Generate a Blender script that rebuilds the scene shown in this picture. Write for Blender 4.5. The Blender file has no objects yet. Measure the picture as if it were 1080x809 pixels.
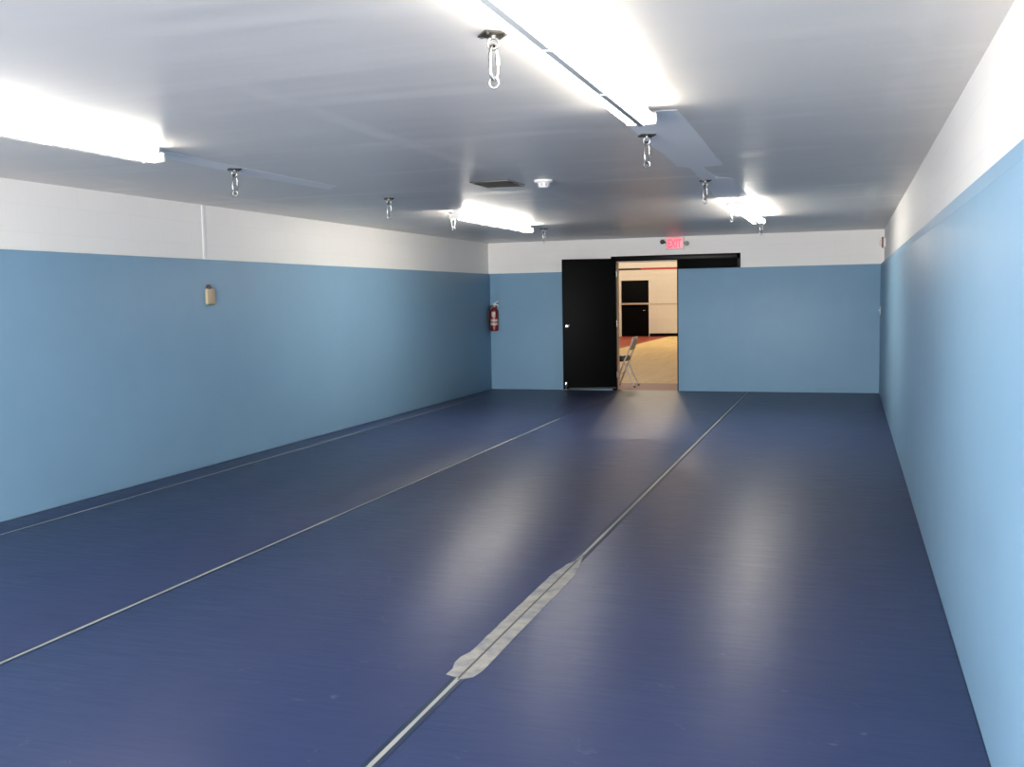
import bpy, bmesh, math, random
from mathutils import Vector, Matrix
random.seed(7)
sc = bpy.context.scene
COL = sc.collection
PI = math.pi

# ------------------------------------------------------------------ room measures (metres)
CAM_H = 1.472
XL, XR = -5.553, 0.4795          # side walls (white block face)
YF, YB = 15.70, -3.7             # far wall, wall behind the camera
H = 2.361                        # ceiling
PAD = 1.869                      # top of the blue padding
GY = 36.83                       # far wall of the gym beyond the door
GH = 9.0

# ------------------------------------------------------------------ mesh helpers
def new_bm(): return bmesh.new()

def box(bm, lo, hi, bev=0.0, seg=2, mat=0):
    lo, hi = Vector(lo), Vector(hi)
    r = bmesh.ops.create_cube(bm, size=1.0)
    vs = r['verts']
    c, d = (lo + hi) / 2, hi - lo
    for v in vs:
        v.co = Vector((c.x + v.co.x * d.x, c.y + v.co.y * d.y, c.z + v.co.z * d.z))
    if bev > 0:
        es = list({e for v in vs for e in v.link_edges})
        r = bmesh.ops.bevel(bm, geom=es, offset=bev, segments=seg, affect='EDGES', profile=0.5)
        fs = set(r['faces']) | {f for v in r['verts'] for f in v.link_faces}
    else:
        fs = {f for v in vs for f in v.link_faces}
    for f in fs: f.material_index = mat
    return fs

def tube(bm, pts, r, n=10, closed=False, cap=True):
    """a round tube along a polyline; r is a number or one radius per point"""
    pts = [Vector(p) for p in pts]
    m = len(pts)
    rad = r if isinstance(r, (list, tuple)) else [r] * m
    rings, up = [], None
    for i, p in enumerate(pts):
        if closed: t = pts[(i + 1) % m] - pts[i - 1]
        else: t = pts[min(i + 1, m - 1)] - pts[max(i - 1, 0)]
        t.normalize()
        if up is None:
            up = t.orthogonal().normalized()
        else:
            up = (up - t * up.dot(t))
            up = up.normalized() if up.length > 1e-6 else t.orthogonal().normalized()
        w = t.cross(up)
        rings.append([bm.verts.new(p + (up * math.cos(2 * PI * k / n) + w * math.sin(2 * PI * k / n)) * rad[i]) for k in range(n)])
    last = m if closed else m - 1
    for i in range(last):
        a, b = rings[i], rings[(i + 1) % m]
        off = 0
        if closed and i == m - 1:
            off = min(range(n), key=lambda o: (b[o].co - a[0].co).length)
        for k in range(n):
            bm.faces.new((a[k], a[(k + 1) % n], b[(k + 1 + off) % n], b[(k + off) % n]))
    if cap and not closed:
        bm.faces.new(list(reversed(rings[0]))); bm.faces.new(rings[-1])

def lathe(bm, prof, origin=(0, 0, 0), axis='Z', n=28):
    """revolve a (radius, height) profile about an axis through origin"""
    o = Vector(origin)
    def P(r, h, a):
        c, s = r * math.cos(a), r * math.sin(a)
        return o + (Vector((c, s, h)) if axis == 'Z' else Vector((h, c, s)) if axis == 'X' else Vector((s, h, c)))
    rings = []
    for r, h in prof:
        if r < 1e-6: rings.append([bm.verts.new(P(0, h, 0))])
        else: rings.append([bm.verts.new(P(r, h, 2 * PI * k / n)) for k in range(n)])
    for a, b in zip(rings, rings[1:]):
        for k in range(n):
            k2 = (k + 1) % n
            if len(a) == 1 and len(b) == 1: continue
            if len(a) == 1: bm.faces.new((a[0], b[k2], b[k]))
            elif len(b) == 1: bm.faces.new((a[k], a[k2], b[0]))
            else: bm.faces.new((a[k], a[k2], b[k2], b[k]))
    for ring, rev in ((rings[0], True), (rings[-1], False)):
        if len(ring) > 1: bm.faces.new(list(reversed(ring)) if rev else ring)

def slab(bm, poly, z0, z1):
    """a flat polygon with thickness"""
    lo = [bm.verts.new((x, y, z0)) for x, y in poly]
    hi = [bm.verts.new((x, y, z1)) for x, y in poly]
    m = len(poly)
    bm.faces.new(hi); bm.faces.new(list(reversed(lo)))
    for i in range(m):
        bm.faces.new((lo[i], lo[(i + 1) % m], hi[(i + 1) % m], hi[i]))

def obj(name, bm, mats, parent=None, smooth=True, loc=None):
    bmesh.ops.recalc_face_normals(bm, faces=bm.faces[:])
    me = bpy.data.meshes.new(name)
    bm.to_mesh(me); bm.free()
    for m in (mats if isinstance(mats, (list, tuple)) else [mats]): me.materials.append(m)
    if smooth:
        me.shade_smooth()
        me.set_sharp_from_angle(angle=math.radians(38))
    o = bpy.data.objects.new(name, me); COL.objects.link(o)
    if parent is not None: o.parent = parent
    if loc is not None: o.location = loc
    return o

def tag(o, label=None, cat=None, group=None, kind=None):
    if label: o['label'] = label
    if cat: o['category'] = cat
    if group: o['group'] = group
    if kind: o['kind'] = kind
    return o

def thing(name, label, cat, loc=(0, 0, 0), rz=0.0, group=None):
    o = bpy.data.objects.new(name, None); COL.objects.link(o)
    o.empty_display_size = 0.1
    o.location = loc; o.rotation_euler = (0, 0, rz)
    return tag(o, label, cat, group)

def struct(name, bm, mats, label=None, parent=None, smooth=False):
    o = obj(name, bm, mats, parent, smooth)
    if parent is None: tag(o, label, None, None, 'structure')
    elif label: o['label'] = label
    return o

def children(o): return [c for c in bpy.data.objects if c.parent == o]

def copy_tree(o, parent=None):
    c = o.copy(); COL.objects.link(c)
    if parent is not None:
        c.parent = parent
    for ch in children(o): copy_tree(ch, c)
    return c

# ------------------------------------------------------------------ materials
def mat(name, col, rough=0.5, metal=0.0, spec=0.5, emit=None, estr=0.0, coat=0.0):
    m = bpy.data.materials.new(name); m.use_nodes = True
    b = m.node_tree.nodes['Principled BSDF']
    b.inputs['Base Color'].default_value = (*col, 1)
    b.inputs['Roughness'].default_value = rough
    b.inputs['Metallic'].default_value = metal
    b.inputs['Specular IOR Level'].default_value = spec
    b.inputs['Coat Weight'].default_value = coat
    if emit:
        b.inputs['Emission Color'].default_value = (*emit, 1)
        b.inputs['Emission Strength'].default_value = estr
    return m

class NT:
    def __init__(s, m):
        s.t = m.node_tree; s.b = s.t.nodes['Principled BSDF']
    def n(s, typ, **kw):
        x = s.t.nodes.new(typ)
        for k, v in kw.items():
            if k in x.inputs: x.inputs[k].default_value = v
            else: setattr(x, k, v)
        return x
    def l(s, a, b): s.t.links.new(a, b)
    def coords(s, swz=None, scale=(1, 1, 1)):
        tc = s.n('ShaderNodeTexCoord')
        out = tc.outputs['Object']
        if swz:
            sep = s.n('ShaderNodeSeparateXYZ'); com = s.n('ShaderNodeCombineXYZ')
            s.l(out, sep.inputs[0])
            for i, ax in enumerate(swz): s.l(sep.outputs[ax], com.inputs[i])
            out = com.outputs[0]
        mp = s.n('ShaderNodeMapping'); mp.inputs['Scale'].default_value = scale
        s.l(out, mp.inputs['Vector'])
        return mp.outputs[0]
    def ramp(s, fac, stops):
        r = s.n('ShaderNodeValToRGB'); e = r.color_ramp.elements
        while len(e) < len(stops): e.new(0.5)
        for i, (p, c) in enumerate(stops):
            e[i].position = p
            e[i].color = (*c, 1) if isinstance(c, (tuple, list)) else (c, c, c, 1)
        s.l(fac, r.inputs[0]); return r.outputs[0]
    def mix(s, fac, a, b, blend='MIX'):
        x = s.n('ShaderNodeMix', data_type='RGBA', blend_type=blend)
        for sock, v in ((x.inputs[0], fac), (x.inputs[6], a), (x.inputs[7], b)):
            if hasattr(v, 'links'): s.l(v, sock)
            elif isinstance(v, (tuple, list)): sock.default_value = (*v, 1)
            else: sock.default_value = v
        return x.outputs[2]
    def math(s, op, a, b=0.0, clamp=False):
        x = s.n('ShaderNodeMath', operation=op, use_clamp=clamp)
        for sock, v in ((x.inputs[0], a), (x.inputs[1], b)):
            if hasattr(v, 'links'): s.l(v, sock)
            else: sock.default_value = v
        return x.outputs[0]
    def bump(s, h, strength, dist, prev=None):
        x = s.n('ShaderNodeBump'); x.inputs['Strength'].default_value = strength; x.inputs['Distance'].default_value = dist
        s.l(h, x.inputs['Height'])
        if prev is not None: s.l(prev, x.inputs['Normal'])
        s.l(x.outputs[0], s.b.inputs['Normal']); return x.outputs[0]

def block_wall(name, col, swz, bw=0.40, bh=0.20, rough=0.55, mortar=0.965):
    m = mat(name, col, rough, spec=0.3); t = NT(m)
    v = t.coords(swz)
    br = t.n('ShaderNodeTexBrick'); t.l(v, br.inputs['Vector'])
    for k, val in (('Scale', 1.0), ('Brick Width', bw), ('Row Height', bh), ('Mortar Size', 0.006), ('Mortar Smooth', 0.6)):
        br.inputs[k].default_value = val
    br.inputs['Color1'].default_value = (*col, 1)
    br.inputs['Color2'].default_value = (*[c * 0.985 for c in col], 1)
    br.inputs['Mortar'].default_value = (*[c * mortar for c in col], 1)
    t.l(br.outputs['Color'], t.b.inputs['Base Color'])
    inv = t.math('SUBTRACT', 1.0, br.outputs['Fac'])
    nz = t.n('ShaderNodeTexNoise', Scale=60.0, Detail=3.0); t.l(v, nz.inputs['Vector'])
    b1 = t.bump(inv, 0.10, 0.003)
    t.bump(nz.outputs[0], 0.12, 0.002, b1)
    return m

WHITE = (0.86, 0.85, 0.835)
M = {}
M['white_y'] = block_wall('white block side', WHITE, (1, 2, 0))
M['white_x'] = block_wall('white block far', WHITE, (0, 2, 1))
M['gym_wall'] = block_wall('gym block', (0.74, 0.70, 0.61), (0, 2, 1), 0.40, 0.20, 0.5, 0.9)
M['reveal'] = mat('door reveal paint', (0.72, 0.60, 0.50), 0.5)

def pad_mat():
    m = mat('blue wall padding', (0.17, 0.32, 0.50), 0.42, spec=0.25); t = NT(m)
    v = t.coords()
    n1 = t.n('ShaderNodeTexNoise', Scale=1.1, Detail=4.0, Roughness=0.6); t.l(v, n1.inputs['Vector'])
    c = t.ramp(n1.outputs[0], [(0.3, (0.188, 0.335, 0.480)), (0.7, (0.206, 0.360, 0.510))])
    t.l(c, t.b.inputs['Base Color'])
    n2 = t.n('ShaderNodeTexNoise', Scale=90.0, Detail=2.0); t.l(v, n2.inputs['Vector'])
    n3 = t.n('ShaderNodeTexNoise', Scale=2.2, Detail=2.0); t.l(v, n3.inputs['Vector'])
    b = t.bump(n3.outputs[0], 0.25, 0.02)
    t.bump(n2.outputs[0], 0.10, 0.002, b)
    r = t.ramp(n1.outputs[0], [(0.3, 0.42), (0.7, 0.52)])
    t.l(r, t.b.inputs['Roughness'])
    return m
M['pad'] = pad_mat()

def ceiling_mat(name, base):
    """semi-gloss painted board: broad roller smears, pale taped joints across (every 1.22 m) and two along the room"""
    m = mat(name, base, 0.34, spec=0.35); t = NT(m)
    v = t.coords(None, (0.32, 1.7, 1.0))
    n1 = t.n('ShaderNodeTexNoise', Scale=0.9, Detail=4.0, Roughness=0.6, Distortion=0.6); t.l(v, n1.inputs['Vector'])
    v2 = t.coords(None, (0.9, 0.5, 1.0))
    n2 = t.n('ShaderNodeTexNoise', Scale=0.9, Detail=4.0, Roughness=0.6); t.l(v2, n2.inputs['Vector'])
    c1 = t.ramp(n1.outputs[0], [(0.32, tuple(c * 0.95 for c in base)), (0.55, base), (0.74, tuple(min(1, c * 1.12) for c in base))])
    tc = t.n('ShaderNodeTexCoord'); sep = t.n('ShaderNodeSeparateXYZ'); t.l(tc.outputs['Object'], sep.inputs[0])
    wob = t.math('MULTIPLY', n2.outputs[0], 0.16)
    def band(sock, period, off, half):
        x = t.math('ADD', t.math('ADD', sock, wob), off + 50 * period)
        d = t.math('ABSOLUTE', t.math('SUBTRACT', t.math('MODULO', x, period), period / 2))
        mr = t.n('ShaderNodeMapRange'); mr.inputs['From Min'].default_value = half; mr.inputs['From Max'].default_value = half * 0.3
        t.l(d, mr.inputs['Value']); return mr.outputs[0]
    j = t.math('MAXIMUM', band(sep.outputs[1], 1.22, 0.0, 0.10), band(sep.outputs[0], 2.60, 1.0, 0.09))
    br = t.ramp(n2.outputs[0], [(0.46, 0.0), (0.66, 0.75)])
    j = t.math('MULTIPLY', j, br)
    col = t.mix(j, c1, tuple(min(1, c * 1.17) for c in base))
    t.l(col, t.b.inputs['Base Color'])
    r = t.ramp(n1.outputs[0], [(0.3, 0.30), (0.7, 0.42)])
    t.l(r, t.b.inputs['Roughness'])
    v3 = t.coords(None, (0.5, 3.0, 1.0))
    n3 = t.n('ShaderNodeTexNoise', Scale=1.2, Detail=2.0, Roughness=0.5); t.l(v3, n3.inputs['Vector'])
    t.bump(n3.outputs[0], 0.30, 0.02)
    return m
M['ceiling'] = ceiling_mat('painted ceiling board', (0.77, 0.74, 0.70))
M['patch'] = mat('ceiling filler patch', (0.93, 0.93, 0.93), 0.6, spec=0.2)

def floor_mat():
    m = mat('blue wrestling mat vinyl', (0.030, 0.050, 0.135), 0.40, spec=0.3); t = NT(m)
    v = t.coords()
    n1 = t.n('ShaderNodeTexNoise', Scale=0.55, Detail=5.0, Roughness=0.62); t.l(v, n1.inputs['Vector'])
    c = t.ramp(n1.outputs[0], [(0.30, (0.018, 0.030, 0.088)), (0.70, (0.026, 0.040, 0.108))])
    # fine cross ribbing and short pale scuffs
    vs = t.coords(None, (2.0, 26.0, 1.0))
    n2 = t.n('ShaderNodeTexNoise', Scale=1.6, Detail=4.0, Roughness=0.7); t.l(vs, n2.inputs['Vector'])
    vw = t.coords(None, (3.0, 3.0, 1.0))
    n3 = t.n('ShaderNodeTexNoise', Scale=1.5, Detail=6.0, Roughness=0.75, Distortion=1.5); t.l(vw, n3.inputs['Vector'])
    sc_ = t.ramp(n3.outputs[0], [(0.60, 0.0), (0.70, 1.0)])
    sc2 = t.ramp(n2.outputs[0], [(0.5, 0.0), (0.62, 0.5)])
    f = t.math('MULTIPLY', sc_, sc2)
    col = t.mix(f, c, (0.20, 0.21, 0.25))
    t.l(col, t.b.inputs['Base Color'])
    r = t.ramp(n2.outputs[0], [(0.3, 0.36), (0.7, 0.46)])
    t.l(r, t.b.inputs['Roughness'])
    t.bump(n2.outputs[0], 0.06, 0.006)
    return m
M['mat'] = floor_mat()
M['slab'] = mat('concrete slab', (0.25, 0.25, 0.26), 0.8)

def tape_mat():
    """clear-blue seam tape: a worn pale line along its middle, and one stretch rubbed pale all over (object space: x across, y along)"""
    m = mat('seam tape', (0.05, 0.07, 0.12), 0.45, spec=0.2); t = NT(m)
    tc = t.n('ShaderNodeTexCoord'); sep = t.n('ShaderNodeSeparateXYZ'); t.l(tc.outputs['Object'], sep.inputs[0])
    ax = t.math('ABSOLUTE', sep.outputs[0])
    nz = t.n('ShaderNodeTexNoise', Scale=1.0, Detail=4.0, Roughness=0.65)
    mp = t.n('ShaderNodeMapping'); mp.inputs['Scale'].default_value = (14, 1.3, 1); t.l(tc.outputs['Object'], mp.inputs[0]); t.l(mp.outputs[0], nz.inputs['Vector'])
    w = t.math('MULTIPLY', nz.outputs[0], 0.010)
    line = t.math('LESS_THAN', ax, t.math('ADD', w, 0.0035))
    nz2 = t.n('ShaderNodeTexNoise', Scale=1.0, Detail=3.0)
    mp2 = t.n('ShaderNodeMapping'); mp2.inputs['Scale'].default_value = (1, 0.8, 1); t.l(tc.outputs['Object'], mp2.inputs[0]); t.l(mp2.outputs[0], nz2.inputs['Vector'])
    tone = t.ramp(nz2.outputs[0], [(0.35, (0.24, 0.26, 0.27)), (0.65, (0.42, 0.42, 0.38))])
    col = t.mix(line, (0.018, 0.032, 0.066), tone)
    t.l(col, t.b.inputs['Base Color'])
    return m
M['tape'] = tape_mat()
def worn_mat():
    m = mat('rubbed pale tape', (0.36, 0.36, 0.34), 0.6, spec=0.15); t = NT(m)
    tc = t.n('ShaderNodeTexCoord'); sep = t.n('ShaderNodeSeparateXYZ'); t.l(tc.outputs['Object'], sep.inputs[0])
    ax = t.math('ABSOLUTE', sep.outputs[0])
    gap = t.math('LESS_THAN', ax, 0.005)
    nz = t.n('ShaderNodeTexNoise', Scale=1.0, Detail=5.0, Roughness=0.7)
    mp = t.n('ShaderNodeMapping'); mp.inputs['Scale'].default_value = (9, 9, 1); t.l(tc.outputs['Object'], mp.inputs[0]); t.l(mp.outputs[0], nz.inputs['Vector'])
    tone = t.ramp(nz.outputs[0], [(0.32, (0.17, 0.18, 0.21)), (0.6, (0.34, 0.33, 0.305))])
    t.l(t.mix(gap, tone, (0.07, 0.07, 0.07)), t.b.inputs['Base Color'])
    return m
M['worn'] = worn_mat()

M['black_paint'] = mat('black gloss paint', (0.003, 0.003, 0.0035), 0.35, spec=0.1)
M['black_door'] = mat('black door', (0.0022, 0.0026, 0.003), 0.5, spec=0.06)
M['joint'] = mat('white joint paint', (0.90, 0.90, 0.89), 0.6, spec=0.2)
M['chrome'] = mat('chrome', (0.38, 0.38, 0.37), 0.22, 1.0)
M['steel'] = mat('zinc steel', (0.36, 0.36, 0.35), 0.35, 1.0)
M['dark_steel'] = mat('dark steel plate', (0.035, 0.033, 0.028), 0.55, 0.3)
M['ridge'] = mat('grey enamel ridge', (0.62, 0.63, 0.62), 0.5, spec=0.2)
M['white_enamel'] = mat('white enamel', (0.82, 0.82, 0.80), 0.35)
M['tube'] = mat('lit fluorescent tube', (0.9, 0.9, 0.9), 0.3, emit=(1.0, 0.93, 0.82), estr=26.0)
M['tube_far'] = mat('brighter lit fluorescent tube', (0.9, 0.9, 0.9), 0.3, emit=(1.0, 0.93, 0.82), estr=66.0)
M['vent'] = mat('dark vent', (0.07, 0.07, 0.07), 0.5)
M['slot'] = mat('grey slot', (0.3, 0.3, 0.3), 0.6)
M['vent_hole'] = mat('vent shadow board', (0.01, 0.01, 0.01), 0.8)
M['plastic_white'] = mat('white plastic', (0.80, 0.80, 0.78), 0.4)
M['red'] = mat('red gloss', (0.17, 0.010, 0.014), 0.28)
M['red_alarm'] = mat('red alarm plastic', (0.22, 0.03, 0.025), 0.4)
M['black_rubber'] = mat('black rubber', (0.012, 0.012, 0.013), 0.55)
M['label'] = mat('printed label', (0.55, 0.44, 0.41), 0.5)
M['tan'] = mat('tan box', (0.46, 0.37, 0.24), 0.5)
M['brown'] = mat('dark brown knob', (0.06, 0.045, 0.045), 0.5)
M['green'] = mat('dull green strip', (0.16, 0.22, 0.15), 0.5)
M['exit_face'] = mat('exit sign face', (0.60, 0.30, 0.32), 0.4, emit=(1.0, 0.22, 0.30), estr=0.55)
M['exit_red'] = mat('lit red letters', (0.8, 0.05, 0.06), 0.4, emit=(1.0, 0.05, 0.12), estr=1.3)
M['lens'] = mat('clear lens', (0.75, 0.75, 0.75), 0.15)
M['stripe_dark'] = mat('dark stripe', (0.05, 0.03, 0.025), 0.5)
M['stripe_red'] = mat('red stripe', (0.45, 0.05, 0.04), 0.5)
M['line_paint'] = mat('tan line', (0.50, 0.36, 0.26), 0.5)
M['bar'] = mat('tan push bar', (0.50, 0.40, 0.32), 0.35)
M['vinyl'] = mat('black vinyl', (0.008, 0.008, 0.009), 0.45)
M['chair_frame'] = mat('grey enamel frame', (0.55, 0.50, 0.47), 0.35)
M['dim'] = mat('gym upper wall', (0.70, 0.64, 0.54), 0.6)

def gym_floor_mat():
    """varnished boards with a maroon painted margin round the court"""
    m = mat('gym floor boards', (0.60, 0.42, 0.22), 0.48, spec=0.08); t = NT(m)
    v = t.coords((1, 0, 2))
    br = t.n('ShaderNodeTexBrick'); t.l(v, br.inputs['Vector'])
    for k, val in (('Scale', 1.0), ('Brick Width', 0.9), ('Row Height', 0.06), ('Mortar Size', 0.001)): br.inputs[k].default_value = val
    br.inputs['Color1'].default_value = (0.68, 0.49, 0.22, 1); br.inputs['Color2'].default_value = (0.60, 0.42, 0.175, 1); br.inputs['Mortar'].default_value = (0.40, 0.26, 0.12, 1)
    tc = t.n('ShaderNodeTexCoord'); sep = t.n('ShaderNodeSeparateXYZ'); t.l(tc.outputs['Object'], sep.inputs[0])
    a = t.math('LESS_THAN', sep.outputs[1], 17.08)
    b = t.math('LESS_THAN', sep.outputs[0], -6.15)
    f = t.math('MAXIMUM', a, b)
    c = t.mix(f, br.outputs['Color'], (0.25, 0.050, 0.030))
    t.l(c, t.b.inputs['Base Color'])
    return m
M['gym_floor'] = gym_floor_mat()

# ------------------------------------------------------------------ the setting
T = 0.20
bm = new_bm(); box(bm, (XL - T, YB - T, -0.13), (XR + T, YF, -0.030)); struct('floor', bm, M['slab'], 'concrete floor under the blue mats')
bm = new_bm(); box(bm, (XL - T, YB - T, H), (XR + T, YF + T, H + 0.15)); ceil = struct('ceiling', bm, M['ceiling'], 'low grey painted ceiling with patched strips')
bm = new_bm(); box(bm, (XL - T, YB, -0.03), (XL, YF, H)); struct('wall_left', bm, M['white_y'], 'left wall, white painted block above blue padding')
bm = new_bm(); box(bm, (XR, YB, -0.03), (XR + T, YF, H)); struct('wall_right', bm, M['white_y'], 'right wall, white painted block above blue padding')
WX0, WX1, WZ0, WZ1 = -3.9, 0.2, 0.25, 2.20
bm = new_bm()
box(bm, (XL - T, YB - T, -0.03), (WX0, YB, H)); box(bm, (WX1, YB - T, -0.03), (XR + T, YB, H))
box(bm, (WX0, YB - T, -0.03), (WX1, YB, WZ0)); box(bm, (WX0, YB - T, WZ1), (WX1, YB, H))
struct('wall_back', bm, M['white_x'], 'white wall behind the viewpoint with an added window opening')
win = bpy.data.objects.new('added_window_1', None); COL.objects.link(win); tag(win, 'unseen added window behind the viewpoint', None, None, 'structure')  # unseen window, added to let in light from behind the camera
bm = new_bm()
for k in range(6):
    x = WX0 + 0.025 + (WX1 - WX0 - 0.05) * k / 5
    box(bm, (x - 0.025, YB - 0.13, WZ0), (x + 0.025, YB - 0.07, WZ1))
for z in (WZ0 + 0.025, WZ1 - 0.025): box(bm, (WX0, YB - 0.125, z - 0.025), (WX1, YB - 0.075, z + 0.025))
obj('added_window_frame', bm, M['black_paint'], win, False)

# far wall with the double-door hole
DX0, DX1, DXM, DZ = -3.505, -1.545, -2.498, 2.085
bm = new_bm()
def wall_part(x0, x1, z0, z1): box(bm, (x0, YF, z0), (x1, YF + T, z1))
wall_part(XL - T, DX0, -0.03, H); wall_part(DX1, XR + T, -0.03, H); wall_part(DX0, DX1, DZ, H)
struct('wall_far', bm, M['white_x'], 'far end wall with the open doorway')
# painted reveal of the doorway
bm = new_bm()
box(bm, (DX0, YF + 0.07, -0.03), (DX0 + 0.055, YF + T + 0.015, DZ))
box(bm, (DX0 + 0.055, YF + 0.07, DZ - 0.09), (DXM + 0.02, YF + T + 0.015, DZ))
struct('trim_2', bm, M['reveal'], 'pale inner lining of the doorway')
# black steel door frame, head over both leaves
bm = new_bm()
box(bm, (DX0 - 0.02, YF - 0.018, 0.0), (DX0 + 0.055, YF + 0.07, DZ), 0.004)
box(bm, (DX1 - 0.05, YF - 0.018, PAD - 0.02), (DX1, YF + 0.07, DZ), 0.004)
box(bm, (DX0 - 0.02, YF - 0.018, DZ - 0.075), (DX1, YF + 0.07, DZ + 0.003), 0.004)
struct('trim_1', bm, M['black_paint'], 'black door frame with a long head over both leaves', smooth=True)
# closed right-hand leaf, its top showing over the padding
bm = new_bm(); box(bm, (DXM, YF + 0.004, 0.0), (DX1 - 0.03, YF + 0.05, DZ - 0.06), 0.003)
struct('door_2', bm, M['black_door'], 'closed black door leaf showing above the blue padding', smooth=True)

# open left-hand leaf, swung back into the room
hx, hy = DX0 + 0.06, YF - 0.03
fx, fy = -4.232, 15.375
ang = math.atan2(fy - hy, fx - hx); LW = math.hypot(fx - hx, fy - hy)
door = bpy.data.objects.new('door_1', None); COL.objects.link(door)
door.location = (hx, hy, 0); door.rotation_euler = (0, 0, ang)
tag(door, 'open black door leaf swung back into the room', None, None, 'structure')
bm = new_bm(); box(bm, (0.0, -0.022, 0.035), (LW, 0.022, 2.055), 0.003); obj('door_leaf', bm, M['black_door'], door)
# room side of the opened leaf is local +y (rotated by ~200 degrees)
SD = 1
bm = new_bm()
lathe(bm, [(0.0, 0.0), (0.032, 0.0), (0.032, 0.008), (0.012, 0.012), (0.012, 0.045), (0.018, 0.050), (0.027, 0.060), (0.028, 0.072), (0.020, 0.084), (0.0, 0.087)], (LW - 0.075, 0.022, 1.02), 'Y', 24)
obj('door_handle', bm, M['chrome'], door)
bm = new_bm()
box(bm, (0.01, 0.022, 0.030), (LW - 0.09, 0.030, 0.055), 0.003)
obj('door_sweep', bm, M['dark_steel'], door)
ks = new_bm(); box(ks, (LW - 0.065, 0.022, 0.070), (LW - 0.025, 0.036, 0.150), 0.004)
kick = obj('kick_stop', ks, M['chrome'], door)
bm = new_bm(); tube(bm, [(LW - 0.045, 0.036, 0.115), (LW - 0.045, 0.060, 0.100), (LW - 0.035, 0.075, 0.030), (LW - 0.032, 0.080, 0.012)], 0.009, 10)
obj('stop_arm', bm, M['chrome'], kick)
bm = new_bm(); lathe(bm, [(0.0, 0.0), (0.016, 0.0), (0.018, 0.012), (0.012, 0.024), (0.0, 0.026)], (LW - 0.032, 0.080, 0.0), 'Z', 16)
obj('stop_foot', bm, M['black_rubber'], kick)
for z in (0.25, 1.05, 1.82):
    bm = new_bm(); tube(bm, [(-0.012, -0.012, z - 0.05), (-0.012, -0.012, z + 0.05)], 0.010, 12); obj('hinge', bm, M['steel'], door)

# narrow joint cover on the left wall
bm = new_bm(); box(bm, (XL, 7.965, PAD), (XL + 0.004, 8.015, H), 0.001); struct('trim_3', bm, M['joint'], 'thin vertical white joint strip on the left wall', smooth=True)

# blue padding
def padding(x0, x1, y0, y1, label, side):
    t = thing('wall_pad', label, 'wall padding', ((x0 + x1) / 2, (y0 + y1) / 2, 0.0), 0, 'blue padding along the walls')
    o = Vector(t.location)
    def loc(a): return Vector(a) - o
    bm = new_bm(); box(bm, loc((x0, y0, 0.0)), loc((x1, y1, PAD - (0.055 if side else 0.0))), 0.003, 2)
    obj('pad_panel', bm, M['pad'], t)
    if side:
        a, b = (x0, x1 - 0.001) if side == 'L' else (x0 + 0.003, x1)
        bm = new_bm(); box(bm, loc((a, y0, PAD - 0.0548)), loc((b, y1, PAD)), 0.002, 1)
        obj('top_strip', bm, M['pad'], t)
    return t
padding(XL + 0.001, XL + 0.030, YB + 0.05, YF - 0.031, 'long light blue padding along the left wall below white block', None)
padding(XR - 0.048, XR - 0.001, YB + 0.05, YF - 0.031, 'long light blue padding along the right wall below white block', 'R')
padding(XL + 0.001, DX0 - 0.03, YF - 0.030, YF - 0.001, 'narrow light blue padding on the far wall left of the open door', None)
padding(DXM + 0.022, XR - 0.001, YF - 0.030, YF - 0.001, 'light blue padding on the far wall right of the doorway', None)

# ------------------------------------------------------------------ mats and seam tape
SEAM = [-5.216, -3.330, -1.430]
edges = [XL + 0.0295] + SEAM + [XR - 0.0475]
mlab = ['narrow blue floor mat strip along the left wall', 'wide blue floor mat, second strip out from the left wall',
        'wide blue floor mat leading to the open doorway', 'wide blue floor mat along the right wall']
for i in range(4):
    bm = new_bm(); box(bm, (edges[i] + 0.001, YB + 0.05, -0.030), (edges[i + 1] - 0.001, YF - 0.032, 0.0), 0.003)
    tag(obj('floor_mat', bm, M['mat']), mlab[i], 'floor mat', 'blue roll-out floor mats')
# mat tongue between the jambs
bm = new_bm(); box(bm, (DX0 + 0.056, YF - 0.030, -0.030), (DXM - 0.004, YF + 0.05, -0.002), 0.003)
tag(obj('threshold_mat', bm, M['mat']), 'short blue mat strip on the doorway threshold', 'floor mat')
tlab = ['faint seam tape on the mats nearest the left wall', 'thin pale seam tape down the middle of the blue mats', 'pale seam tape with a broad rubbed patch, nearest the right wall']
hw = [0.020, 0.022, 0.030]
for i, x in enumerate(SEAM):
    t = thing('seam_tape', tlab[i], 'tape', (x, 0.0, 0.0), 0, 'tape over the mat seams')
    bm = new_bm()
    box(bm, (-hw[i], YB + 0.06, 0.0), (hw[i], [YF - 0.05, 11.9, YF - 0.05][i], 0.0012))
    obj('tape_strip', bm, M['tape'], t, False)
    if i == 2:
        bm = new_bm()
        rr = random.Random(3)
        ys = [3.62 + 1.72 * k / 26 for k in range(27)]
        prof = lambda y: min(1.0, (y - 3.50) / 0.16) * min(1.0, (5.62 - y) / 0.50)
        pl = [(-0.057 * prof(y) - rr.uniform(0, 0.004) - (0.018 if k in (0, 2, 3) else 0), y) for k, y in enumerate(ys)] + [(-0.0005, 5.45), (-0.0005, 3.60)]
        pr = [(0.0005, 3.58), (0.0005, 5.58)] + [(0.056 * prof(y) + 0.006 + rr.uniform(0, 0.004), y) for y in reversed(ys)]
        slab(bm, pl, 0.0012, 0.0018); slab(bm, pr, 0.0012, 0.0018)
        w = obj('rubbed_patch', bm, M['worn'], t, False); w['label'] = 'pale rubbed stretch of tape'

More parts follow.
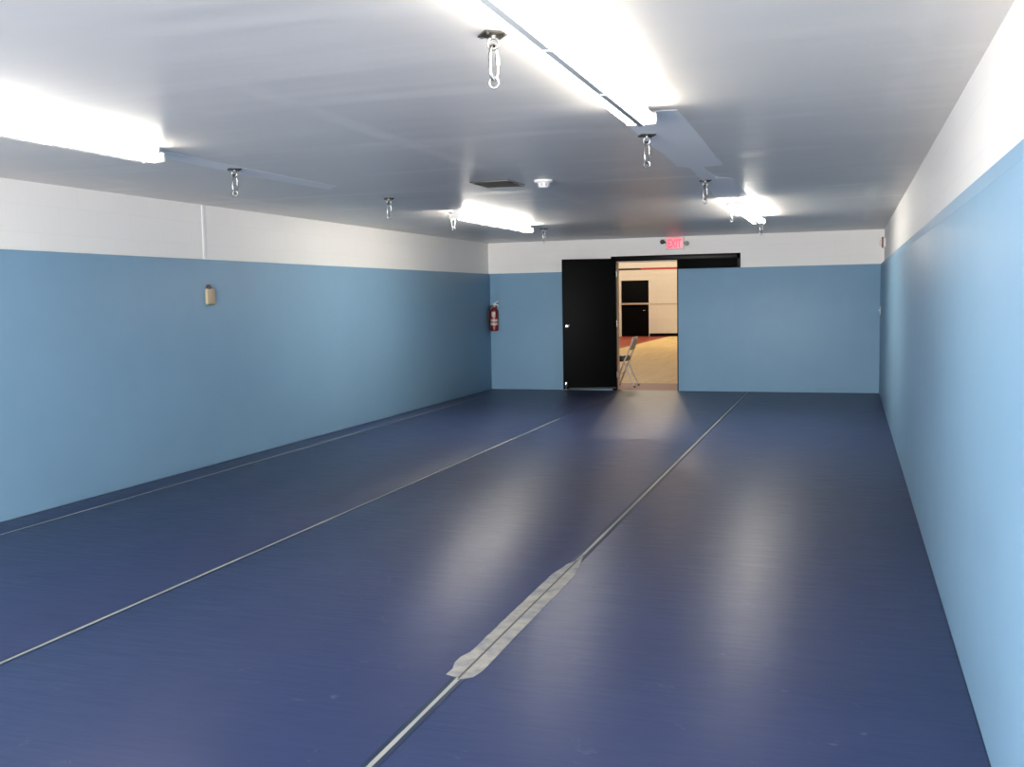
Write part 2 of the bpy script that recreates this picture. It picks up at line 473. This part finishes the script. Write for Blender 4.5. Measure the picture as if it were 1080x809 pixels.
# ------------------------------------------------------------------ ceiling patches (paint on the ceiling)
P1 = [(-0.945, 5.0), (-0.791, 5.0), (-0.80, 5.649), (-0.83, 7.23), (-0.98, 7.30), (-0.96, 7.95), (-0.86, 8.10), (-0.87, 9.60), (-0.971, 9.85), (-1.18, 9.80), (-1.101, 8.265), (-1.065, 7.304), (-1.139, 7.181), (-1.115, 6.531), (-1.125, 6.167), (-1.10, 5.2)]
P2 = [(-3.80, 4.95), (-3.79, 5.577), (-3.80, 5.942), (-3.79, 6.619), (-3.78, 7.2), (-3.95, 7.381), (-3.99, 6.659), (-3.99, 6.173), (-3.95, 4.95)]
for pts in (P1, P2):
    bm = new_bm(); slab(bm, pts, H - 0.0015, H); obj('paint_patch', bm, M['patch'], ceil, False)

# ------------------------------------------------------------------ fluorescent strip lights
FL = 2.44
def make_light():
    t = thing('ceiling_light', 'x', 'ceiling light', (0, 0, 0))
    bm = new_bm()
    # channel body: shallow tray
    prof = [(-0.032, 0.0), (-0.032, -0.020), (-0.024, -0.040), (0.024, -0.040), (0.032, -0.020), (0.032, 0.0)]
    a = [bm.verts.new((x, 0.0, z)) for x, z in prof]; b = [bm.verts.new((x, FL, z)) for x, z in prof]
    for i in range(5): bm.faces.new((a[i], a[i + 1], b[i + 1], b[i]))
    bm.faces.new((a[5], a[0], b[0], b[5])); bm.faces.new(a); bm.faces.new(list(reversed(b)))
    obj('channel', bm, M['white_enamel'], t, False)
    bm = new_bm(); box(bm, (-0.014, 0.01, -0.094), (0.014, FL - 0.01, -0.039), 0.002); obj('center_ridge', bm, M['ridge'], t)
    for s in (-1, 1):
        bm = new_bm(); tube(bm, [(s * 0.055, 0.035, -0.066), (s * 0.055, FL - 0.035, -0.066)], 0.019, 16)
        obj('tube', bm, M['tube'], t)
    for y in (0.0, FL - 0.022):
        bm = new_bm(); box(bm, (-0.070, y, -0.088), (0.070, y + 0.022, -0.035), 0.004); obj('lamp_holder', bm, M['white_enamel'], t)
    for y in (FL * 0.34, FL * 0.66):
        bm = new_bm(); box(bm, (-0.014, y - 0.010, -0.098), (0.014, y + 0.010, -0.036), 0.002); obj('tube_clip', bm, M['white_enamel'], t)
    return t
LX, RX = -3.75, -0.935
lights = [(RX, 2.42, 'long lit strip light overhead, nearest of the row on the right'),
          (RX - 0.055, 9.70, 'small lit strip light near the exit sign, far in the right row'),
          (LX, 2.52, 'lit strip light cut by the left picture edge'),
          (LX, 9.65, 'small lit strip light beside the dark ceiling vent')]
proto = make_light()
for i, (x, y, lab) in enumerate(lights):
    o = proto if i == 0 else copy_tree(proto)
    o.location = (x, y, H)
    if y > 6:                                        # far pair's glow raised to lift the far end of the room
        for c in children(o):
            if c.name.startswith('tube') and 'clip' not in c.name:
                c.data = M.setdefault('far_tube_mesh_' + str(round(c.data.vertices[0].co.x > 0)), c.data.copy())
                c.data.materials[0] = M['tube_far']
    o['label'] = lab; o['group'] = 'fluorescent strip lights on the ceiling'

# ------------------------------------------------------------------ ceiling hooks with carabiners
def oval(w, h, n=28, z0=0.0):
    """closed racetrack path in the xz plane hanging down from z0"""
    pts = []
    for k in range(n):
        a = 2 * PI * k / n
        x, z = math.sin(a) * w / 2, math.cos(a) * h / 2
        z = math.copysign(abs(math.cos(a)) ** 0.7, math.cos(a)) * h / 2
        pts.append((x, 0, z0 - h / 2 + z))
    return pts
def make_hook():
    t = thing('ceiling_hook', 'x', 'ceiling hook', (0, 0, 0))
    bm = new_bm(); box(bm, (-0.042, -0.042, -0.008), (0.042, 0.042, 0.0), 0.002)
    for v in bm.verts: v.co = Matrix.Rotation(math.radians(38), 3, 'Z') @ v.co
    for sx, sy in ((1, 1), (-1, -1), (1, -1), (-1, 1)):
        p = Matrix.Rotation(math.radians(38), 3, 'Z') @ Vector((0.030 * sx, 0.030 * sy, 0))
        lathe(bm, [(0.0, -0.013), (0.005, -0.012), (0.006, -0.008)], p, 'Z', 10)
    obj('plate', bm, M['dark_steel'], t)
    bm = new_bm()
    tube(bm, [(0, 0, -0.008), (0, 0, -0.018)], 0.010, 14)
    pts = [(math.sin(a) * 0.019, 0, -0.033 + math.cos(a) * 0.019) for a in [2 * PI * k / 24 for k in range(24)]]
    tube(bm, pts, 0.0055, 10, closed=True)
    obj('eye_bolt', bm, M['steel'], t)
    bm = new_bm(); pts = oval(0.038, 0.115, 32, -0.040)
    pts = [(0.38 * x, 0.92 * x, z) for x, _, z in pts]
    tube(bm, pts, 0.0052, 10, closed=True)
    cb = obj('carabiner', bm, M['chrome'], t)
    bm = new_bm(); tube(bm, [(0.0075, 0.018, -0.075), (0.0075, 0.018, -0.105)], 0.0078, 12); obj('gate_sleeve', bm, M['steel'], cb)
    bm = new_bm()
    pts = [(math.sin(a) * 0.016 * 0.9, math.sin(a) * 0.007, -0.163 + math.cos(a) * 0.018) for a in [2 * PI * k / 24 for k in range(24)]]
    tube(bm, pts, 0.0035, 8, closed=True); obj('ring', bm, M['steel'], t)
    return t
HRX, HLX = -1.070, -3.825
hooks = [(-1.145, 3.33, 'large silver carabiner hook left of the near strip light'),
         (HRX, 5.70, 'carabiner hook just past the end of the near strip light'),
         (HRX, 8.13, 'carabiner hook midway between the two right-hand strip lights'),
         (HRX - 0.03, 10.30, 'bright hook beside the near end of the far right strip light'),
         (HRX + 0.055, 12.80, 'carabiner hook at the far end of the far right strip light'),
         (HLX - 0.06, 5.96, 'carabiner hook just past the strip light on the left'),
         (HLX, 8.24, 'small dark hook midway along the left row, before the ceiling vent'),
         (HLX - 0.06, 9.92, 'bright hook at the near end of the far left strip light'),
         (HLX + 0.07, 12.79, 'small hook past the far left strip light, nearest the fire extinguisher corner')]
proto = make_hook()
for i, (x, y, lab) in enumerate(hooks):
    o = proto if i == 0 else copy_tree(proto)
    o.location = (x, y, H); o.rotation_euler = (0, 0, random.uniform(-0.5, 0.5) if i else 0.0)
    o['label'] = lab; o['group'] = 'bag hooks on the ceiling'

# ------------------------------------------------------------------ vent and smoke detector
t = thing('ceiling_vent', 'dark louvred vent in the grey ceiling', 'vent', (-2.59, 7.575, H))
bm = new_bm()
for a, b in (((-0.155, -0.205), (0.155, -0.180)), ((-0.155, 0.180), (0.155, 0.205)), ((-0.155, -0.180), (-0.130, 0.180)), ((0.130, -0.180), (0.155, 0.180))):
    box(bm, (*a, -0.012), (*b, 0.0), 0.002)
obj('frame', bm, M['vent'], t)
bm = new_bm(); box(bm, (-0.130, -0.180, -0.003), (0.130, 0.180, 0.0)); obj('backing', bm, M['vent_hole'], t)
for k in range(9):
    y = -0.16 + k * 0.04
    bm = new_bm(); box(bm, (-0.130, -0.014, -0.001), (0.130, 0.014, 0.001))
    for v in bm.verts: v.co = Matrix.Rotation(math.radians(28), 3, 'X') @ v.co + Vector((0, y, -0.009))
    obj('slat', bm, M['vent'], t, False)
t = thing('smoke_detector', 'round white smoke detector on the ceiling beside the vent', 'smoke detector', (-2.214, 7.55, H))
bm = new_bm(); lathe(bm, [(0.0, 0.0), (0.072, 0.0), (0.072, -0.012), (0.060, -0.022), (0.0, -0.022)], (0, 0, 0), 'Z', 32); obj('base', bm, M['plastic_white'], t)
bm = new_bm(); lathe(bm, [(0.0, -0.022), (0.046, -0.022), (0.040, -0.050), (0.030, -0.058), (0.0, -0.058)], (0, 0, 0), 'Z', 28); obj('sensor_head', bm, M['plastic_white'], t)
for k in range(8):
    a = k * PI / 4
    bm = new_bm(); box(bm, (-0.006, -0.002, -0.045), (0.006, 0.004, -0.026))
    for v in bm.verts: v.co = Matrix.Rotation(a, 3, 'Z') @ (v.co + Vector((0, 0.042, 0)))
    obj('slot', bm, M['slot'], t, False)

# ------------------------------------------------------------------ exit sign with two lamp heads
t = thing('exit_sign', 'lit red EXIT sign above the doorway with small lamp heads', 'exit sign', (-2.522, YF, 2.165))
bm = new_bm(); box(bm, (-0.135, -0.060, 0.0), (0.135, -0.001, 0.185), 0.006); obj('housing', bm, M['plastic_white'], t)
bm = new_bm(); box(bm, (-0.122, -0.064, 0.012), (0.122, -0.0605, 0.173), 0.001); obj('face', bm, M['exit_face'], t)
cu = bpy.data.curves.new('exit_text', 'FONT'); cu.body = 'EXIT'; cu.size = 0.125; cu.extrude = 0.002; cu.align_x = 'CENTER'; cu.align_y = 'CENTER'; cu.offset = 0.0035
tmp = bpy.data.objects.new('exit_text', cu); COL.objects.link(tmp)
dg = bpy.context.evaluated_depsgraph_get()
me = bpy.data.meshes.new_from_object(tmp.evaluated_get(dg)); bpy.data.objects.remove(tmp); bpy.data.curves.remove(cu)
me.materials.clear(); me.materials.append(M['exit_red'])
xs = [v.co.x for v in me.vertices]; ys = [v.co.y for v in me.vertices]
kx = 0.205 / (max(xs) - min(xs)); ky = 0.125 / (max(ys) - min(ys)); my = (max(ys) + min(ys)) / 2; mx = (max(xs) + min(xs)) / 2
for v in me.vertices: v.co = Vector(((v.co.x - mx) * kx, -v.co.z, (v.co.y - my) * ky))
lt = bpy.data.objects.new('lettering', me); COL.objects.link(lt); lt.parent = t; lt.location = (0, -0.0665, 0.0925); lt['label'] = 'glowing red EXIT letters'
for s, z, mk in ((-1, 0.120, 'black_rubber'), (1, 0.085, 'slot')):
    bm = new_bm()
    tube(bm, [(s * 0.134, -0.030, 0.10), (s * 0.165, -0.040, z)], 0.010, 10)
    lathe(bm, [(0.0, 0.03), (0.018, 0.028), (0.034, -0.004), (0.036, -0.030), (0.030, -0.034), (0.0, -0.030)], (s * 0.185, -0.050, z), 'Y', 22)
    o = obj('lamp_head', bm, M[mk], t)

# ------------------------------------------------------------------ fire extinguisher on the left wall by the corner
ey, exx = YF - 0.030 - 0.075, XL + 0.030
t = thing('fire_extinguisher', 'red fire extinguisher hung in the far left corner', 'fire extinguisher', (exx + 0.088, ey, 0.945))
bm = new_bm(); lathe(bm, [(0.0, 0.0), (0.058, 0.0), (0.064, 0.010), (0.065, 0.030), (0.065, 0.300), (0.060, 0.335), (0.042, 0.365), (0.022, 0.378), (0.020, 0.392), (0.0, 0.392)], (0, 0, 0), 'Z', 32)
obj('cylinder', bm, M['red'], t)
def wrap(z0, z1, a0, a1, r, mname, name):
    bm = new_bm(); n = 14; g = []
    for i in range(n + 1):
        a = a0 + (a1 - a0) * i / n
        g.append([bm.verts.new((math.cos(a) * rr, math.sin(a) * rr, z)) for rr in (r, r + 0.0015) for z in (z0, z1)])
    for p, q in zip(g, g[1:]):
        bm.faces.new((p[2], q[2], q[3], p[3])); bm.faces.new((p[0], p[1], q[1], q[0]))
        bm.faces.new((p[1], p[3], q[3], q[1])); bm.faces.new((p[0], q[0], q[2], p[2]))
    return obj(name, bm, M[mname], t)
wrap(0.095, 0.135, -2.3, -0.2, 0.0655, 'label', 'lower_label'); wrap(0.155, 0.195, -2.3, -0.2, 0.0655, 'label', 'middle_label')
wrap(0.235, 0.315, -1.9, -0.9, 0.0655, 'label', 'upper_label')
bm = new_bm(); box(bm, (-0.024, -0.020, 0.390), (0.024, 0.020, 0.425), 0.005)
lathe(bm, [(0.0, 0.0), (0.018, 0.0), (0.018, -0.018), (0.0, -0.018)], (0.0, -0.020, 0.408), 'Y', 18)
obj('valve', bm, M['steel'], t)
bm = new_bm(); tube(bm, [(-0.015, 0.0, 0.425), (0.02, -0.01, 0.432), (0.065, -0.02, 0.420), (0.098, -0.03, 0.405)], 0.009, 10); obj('carry_handle', bm, M['joint'], t)
bm = new_bm(); tube(bm, [(-0.015, 0.0, 0.428), (0.02, -0.01, 0.450), (0.085, -0.02, 0.482)], 0.008, 10); obj('squeeze_lever', bm, M['joint'], t)
bm = new_bm(); tube(bm, [(-0.02, -0.005, 0.408), (-0.052, -0.03, 0.400), (-0.072, -0.045, 0.350), (-0.076, -0.050, 0.26), (-0.074, -0.045, 0.14)], [0.011, 0.011, 0.011, 0.011, 0.014], 12); obj('hose', bm, M['black_rubber'], t)
bm = new_bm(); box(bm, (-0.022, 0.062, 0.10), (0.022, 0.0755, 0.42), 0.003); box(bm, (-0.018, 0.012, 0.385), (0.018, 0.066, 0.397), 0.003); obj('bracket', bm, M['black_rubber'], t)

# ------------------------------------------------------------------ small things on the walls
t = thing('wall_box', 'small tan box with a dark knob on the left blue padding', 'wall box', (XL + 0.030, 7.98, 1.455))
bm = new_bm(); box(bm, (0.0, -0.062, 0.014), (0.032, 0.062, 0.150), 0.010, 3); obj('box_body', bm, M['tan'], t)
bm = new_bm(); box(bm, (0.0, -0.052, 0.0), (0.024, 0.056, 0.0135), 0.003); o = obj('bottom_strip', bm, M['green'], t); o['label'] = 'dull green strip'
bm = new_bm(); lathe(bm, [(0.0, 0.0), (0.030, 0.0), (0.030, 0.016), (0.022, 0.026), (0.0, 0.028)], (0.0, -0.010, 0.158), 'X', 20); o = obj('knob', bm, M['brown'], t); o['label'] = 'dark brown knob'

t = thing('fire_alarm', 'small red and white fire alarm strobe high on the right wall', 'fire alarm', (XR, 15.16, 2.075))
bm = new_bm(); box(bm, (-0.030, -0.055, 0.010), (0.0005, 0.055, 0.135), 0.008, 3); obj('back_box', bm, M['plastic_white'], t)
bm = new_bm(); box(bm, (-0.048, -0.050, 0.0), (-0.030, 0.050, 0.150), 0.005, 2); obj('faceplate', bm, M['red_alarm'], t)
bm = new_bm(); box(bm, (-0.084, -0.042, 0.030), (-0.048, 0.042, 0.105), 0.014, 3); obj('strobe_lens', bm, M['plastic_white'], t)
bm = new_bm(); lathe(bm, [(0.0, -0.050), (0.012, -0.052), (0.014, -0.048)], (0, 0, 0.130), 'X', 14); obj('sounder', bm, M['black_rubber'], t)
t = thing('light_switch', 'small white switch plate low on the right padding at the far corner', 'light switch', (XR - 0.048, 15.42, 1.14))
bm = new_bm(); box(bm, (-0.010, -0.042, 0.0), (-0.0002, 0.042, 0.125), 0.004, 2); obj('plate', bm, M['plastic_white'], t)
bm = new_bm(); box(bm, (-0.024, -0.006, 0.052), (-0.010, 0.006, 0.078), 0.003); obj('toggle', bm, M['plastic_white'], t)

# ------------------------------------------------------------------ the gym beyond the doorway
GX0, GX1 = -16.0, 8.0
bm = new_bm(); box(bm, (GX0, YF + 0.055, -0.14), (GX1, GY + 0.2, -0.006)); struct('floor_gym', bm, M['gym_floor'], 'varnished gym floor with maroon margin beyond the doorway')
bm = new_bm(); box(bm, (GX0, GY, -0.006), (-7.90, GY + 0.2, GH)); box(bm, (-6.89, GY, -0.006), (GX1, GY + 0.2, GH)); box(bm, (-7.90, GY, 2.03), (-6.89, GY + 0.2, GH))
struct('wall_gym_far', bm, M['gym_wall'], 'cream block wall at the far side of the gym')
bm = new_bm(); box(bm, (GX0 - 0.2, YF + T, -0.006), (GX0, GY + 0.2, GH)); struct('wall_gym_left', bm, M['dim'], 'gym side wall out of view on the left')
bm = new_bm(); box(bm, (GX1, YF + T, -0.006), (GX1 + 0.2, GY + 0.2, GH)); struct('wall_gym_right', bm, M['dim'], 'gym side wall out of view on the right')
bm = new_bm(); box(bm, (GX0, YF + T + 0.001, H + 0.16), (GX1, YF + T + 0.2, GH)); box(bm, (GX0, YF + T + 0.001, -0.006), (XL - T - 0.005, YF + T + 0.2, H + 0.16)); box(bm, (XR + T + 0.005, YF + T + 0.001, -0.006), (GX1, YF + T + 0.2, H + 0.16))
struct('wall_gym_near', bm, M['dim'], 'gym wall on the doorway side')
bm = new_bm(); box(bm, (GX0 - 0.2, YF + T, GH), (GX1 + 0.2, GY + 0.2, GH + 0.15)); struct('ceiling_gym', bm, M['dim'], 'high gym ceiling out of view')
bm = new_bm(); box(bm, (-6.86, GY - 0.015, -0.006), (GX1, GY - 0.0005, 0.105), 0.003); struct('baseboard_gym', bm, M['black_paint'], 'black baseboard along the gym wall', smooth=True)
bm = new_bm(); box(bm, (GX0, GY - 0.006, 2.41), (-7.17, GY - 0.0005, 2.475)); struct('trim_4', bm, M['stripe_dark'], 'dark stripe high on the gym wall')
bm = new_bm(); box(bm, (-7.17, GY - 0.006, 2.41), (GX1, GY - 0.0005, 2.475)); struct('trim_5', bm, M['stripe_red'], 'red stripe high on the gym wall')
bm = new_bm(); box(bm, (-6.85, GY - 0.006, 1.145), (GX1, GY - 0.0005, 1.175)); struct('trim_6', bm, M['line_paint'], 'thin tan line along the gym wall')
d3 = bpy.data.objects.new('door_3', None); COL.objects.link(d3); d3.location = (-7.90, GY, 0); tag(d3, 'black door in the gym wall with a tan push bar', None, None, 'structure')
bm = new_bm(); box(bm, (0.0, 0.02, 0.0), (1.01, 0.07, 2.03), 0.003); obj('door_leaf', bm, M['black_door'], d3)
bm = new_bm(); box(bm, (0.0, -0.06, 1.150), (1.01, -0.01, 1.215), 0.006); box(bm, (0.03, -0.02, 1.155), (0.08, 0.025, 1.21), 0.003); box(bm, (0.93, -0.02, 1.155), (0.98, 0.025, 1.21), 0.003); obj('push_bar', bm, M['bar'], d3)
bm = new_bm(); tube(bm, [(0.90, 0.02, 0.935), (0.90, -0.03, 0.935), (0.80, -0.035, 0.935)], 0.013, 12); obj('door_handle', bm, M['chrome'], d3)

# folding chair just past the doorway, facing left, only its back half shows
t = thing('folding_chair', 'grey framed folding chair with black seat just past the doorway', 'chair', (-3.305, 16.47, -0.006))
W2 = 0.20
for s in (-1, 1):
    y = s * W2
    bm = new_bm(); tube(bm, [(-0.005, y, 0.79), (-0.03, y, 0.70), (-0.075, y, 0.585), (-0.135, y, 0.44), (-0.225, y, 0.22), (-0.310, y, 0.012)], 0.0125, 10); obj('front_leg', bm, M['chair_frame'], t)
    bm = new_bm(); tube(bm, [(-0.165, y * 0.86, 0.435), (-0.085, y * 0.86, 0.22), (0.015, y * 0.86, 0.012)], 0.0115, 10); obj('rear_leg', bm, M['chair_frame'], t)
    for xx, yy in ((-0.310, y), (0.015, y * 0.86)):
        bm = new_bm(); lathe(bm, [(0.0, 0.0), (0.015, 0.0), (0.016, 0.022), (0.0, 0.024)], (xx, yy, 0.0), 'Z', 14); obj('foot_cap', bm, M['black_rubber'], t)
bm = new_bm(); tube(bm, [(-0.005, -W2, 0.79), (0.0, -W2 + 0.03, 0.802), (0.0, W2 - 0.03, 0.802), (-0.005, W2, 0.79)], 0.0125, 10); obj('top_rail', bm, M['chair_frame'], t)
bm = new_bm()
box(bm, (-0.012, -W2 + 0.012, 0.60), (0.012, W2 - 0.012, 0.785), 0.008, 3)
for v in bm.verts: v.co = Matrix.Translation((-0.03, 0, 0.69)) @ Matrix.Rotation(math.radians(21), 4, 'Y') @ Matrix.Translation((0, 0, -0.69)) @ v.co
obj('backrest', bm, M['chair_frame'], t)
bm = new_bm(); box(bm, (-0.52, -W2 + 0.015, 0.415), (-0.125, W2 - 0.015, 0.510), 0.025, 4); obj('seat', bm, M['vinyl'], t)
bm = new_bm(); tube(bm, [(-0.085, -W2 * 0.86, 0.22), (-0.085, W2 * 0.86, 0.22)], 0.009, 10); obj('rear_brace', bm, M['chair_frame'], t)
bm = new_bm(); tube(bm, [(-0.225, -W2, 0.22), (-0.225, W2, 0.22)], 0.009, 10); obj('front_brace', bm, M['chair_frame'], t)

# ------------------------------------------------------------------ gym lamps (high bays above and out of view)
def lamp(x, y, z, w, r, col=(1.0, 0.90, 0.74)):
    l = bpy.data.lights.new('gym_lamp', 'POINT'); l.energy = w; l.shadow_soft_size = r; l.color = col
    o = bpy.data.objects.new('gym_lamp', l); COL.objects.link(o); o.location = (x, y, z)
lamp(-4.71, 32.8, 8.0, 60, 0.10)
lamp(-6.02, 32.8, 8.0, 480, 0.10)
lamp(-8.5, 33.0, 5.8, 540, 0.25)
lamp(-1.0, 33.0, 5.8, 540, 0.25)

# fill light outside the added window, brightening the room from behind the camera
l = bpy.data.lights.new('added_window_light', 'AREA'); l.shape = 'RECTANGLE'; l.size = 4.1; l.size_y = 1.95; l.energy = 1600; l.color = (1.0, 0.965, 0.925)
o = bpy.data.objects.new('added_window_light', l); COL.objects.link(o); o.location = ((WX0 + WX1) / 2, YB - 0.35, (WZ0 + WZ1) / 2); o.rotation_euler = (PI / 2, 0, 0)
w = bpy.data.worlds.new('world'); sc.world = w; w.use_nodes = True
w.node_tree.nodes['Background'].inputs[0].default_value = (0.02, 0.02, 0.02, 1)
w.node_tree.nodes['Background'].inputs[1].default_value = 0.2

# ------------------------------------------------------------------ camera
yaw, pitch, roll, fpx = 0.3191, 0.0835, -0.0180, 1076.2
F = Vector((-math.sin(yaw) * math.cos(pitch), math.cos(yaw) * math.cos(pitch), -math.sin(pitch)))
r = Vector((math.cos(yaw), math.sin(yaw), 0)); u = r.cross(F)
r2 = r * math.cos(roll) + u * math.sin(roll); u2 = -r * math.sin(roll) + u * math.cos(roll)
cd = bpy.data.cameras.new('camera'); cam = bpy.data.objects.new('camera', cd); COL.objects.link(cam)
mw = Matrix((r2, u2, -F)).transposed().to_4x4(); mw.translation = Vector((0, 0, CAM_H))
cam.matrix_world = mw
cd.sensor_width = 36.0; cd.lens = 36.0 * fpx / 1080.0; cd.clip_start = 0.05; cd.clip_end = 200
sc.camera = cam

vs = sc.view_settings
sc.display_settings.display_device = 'sRGB'
vs.view_transform = 'Standard'; vs.look = 'None'; vs.gamma = 1.0; vs.use_curve_mapping = False
vs.exposure = 0.0
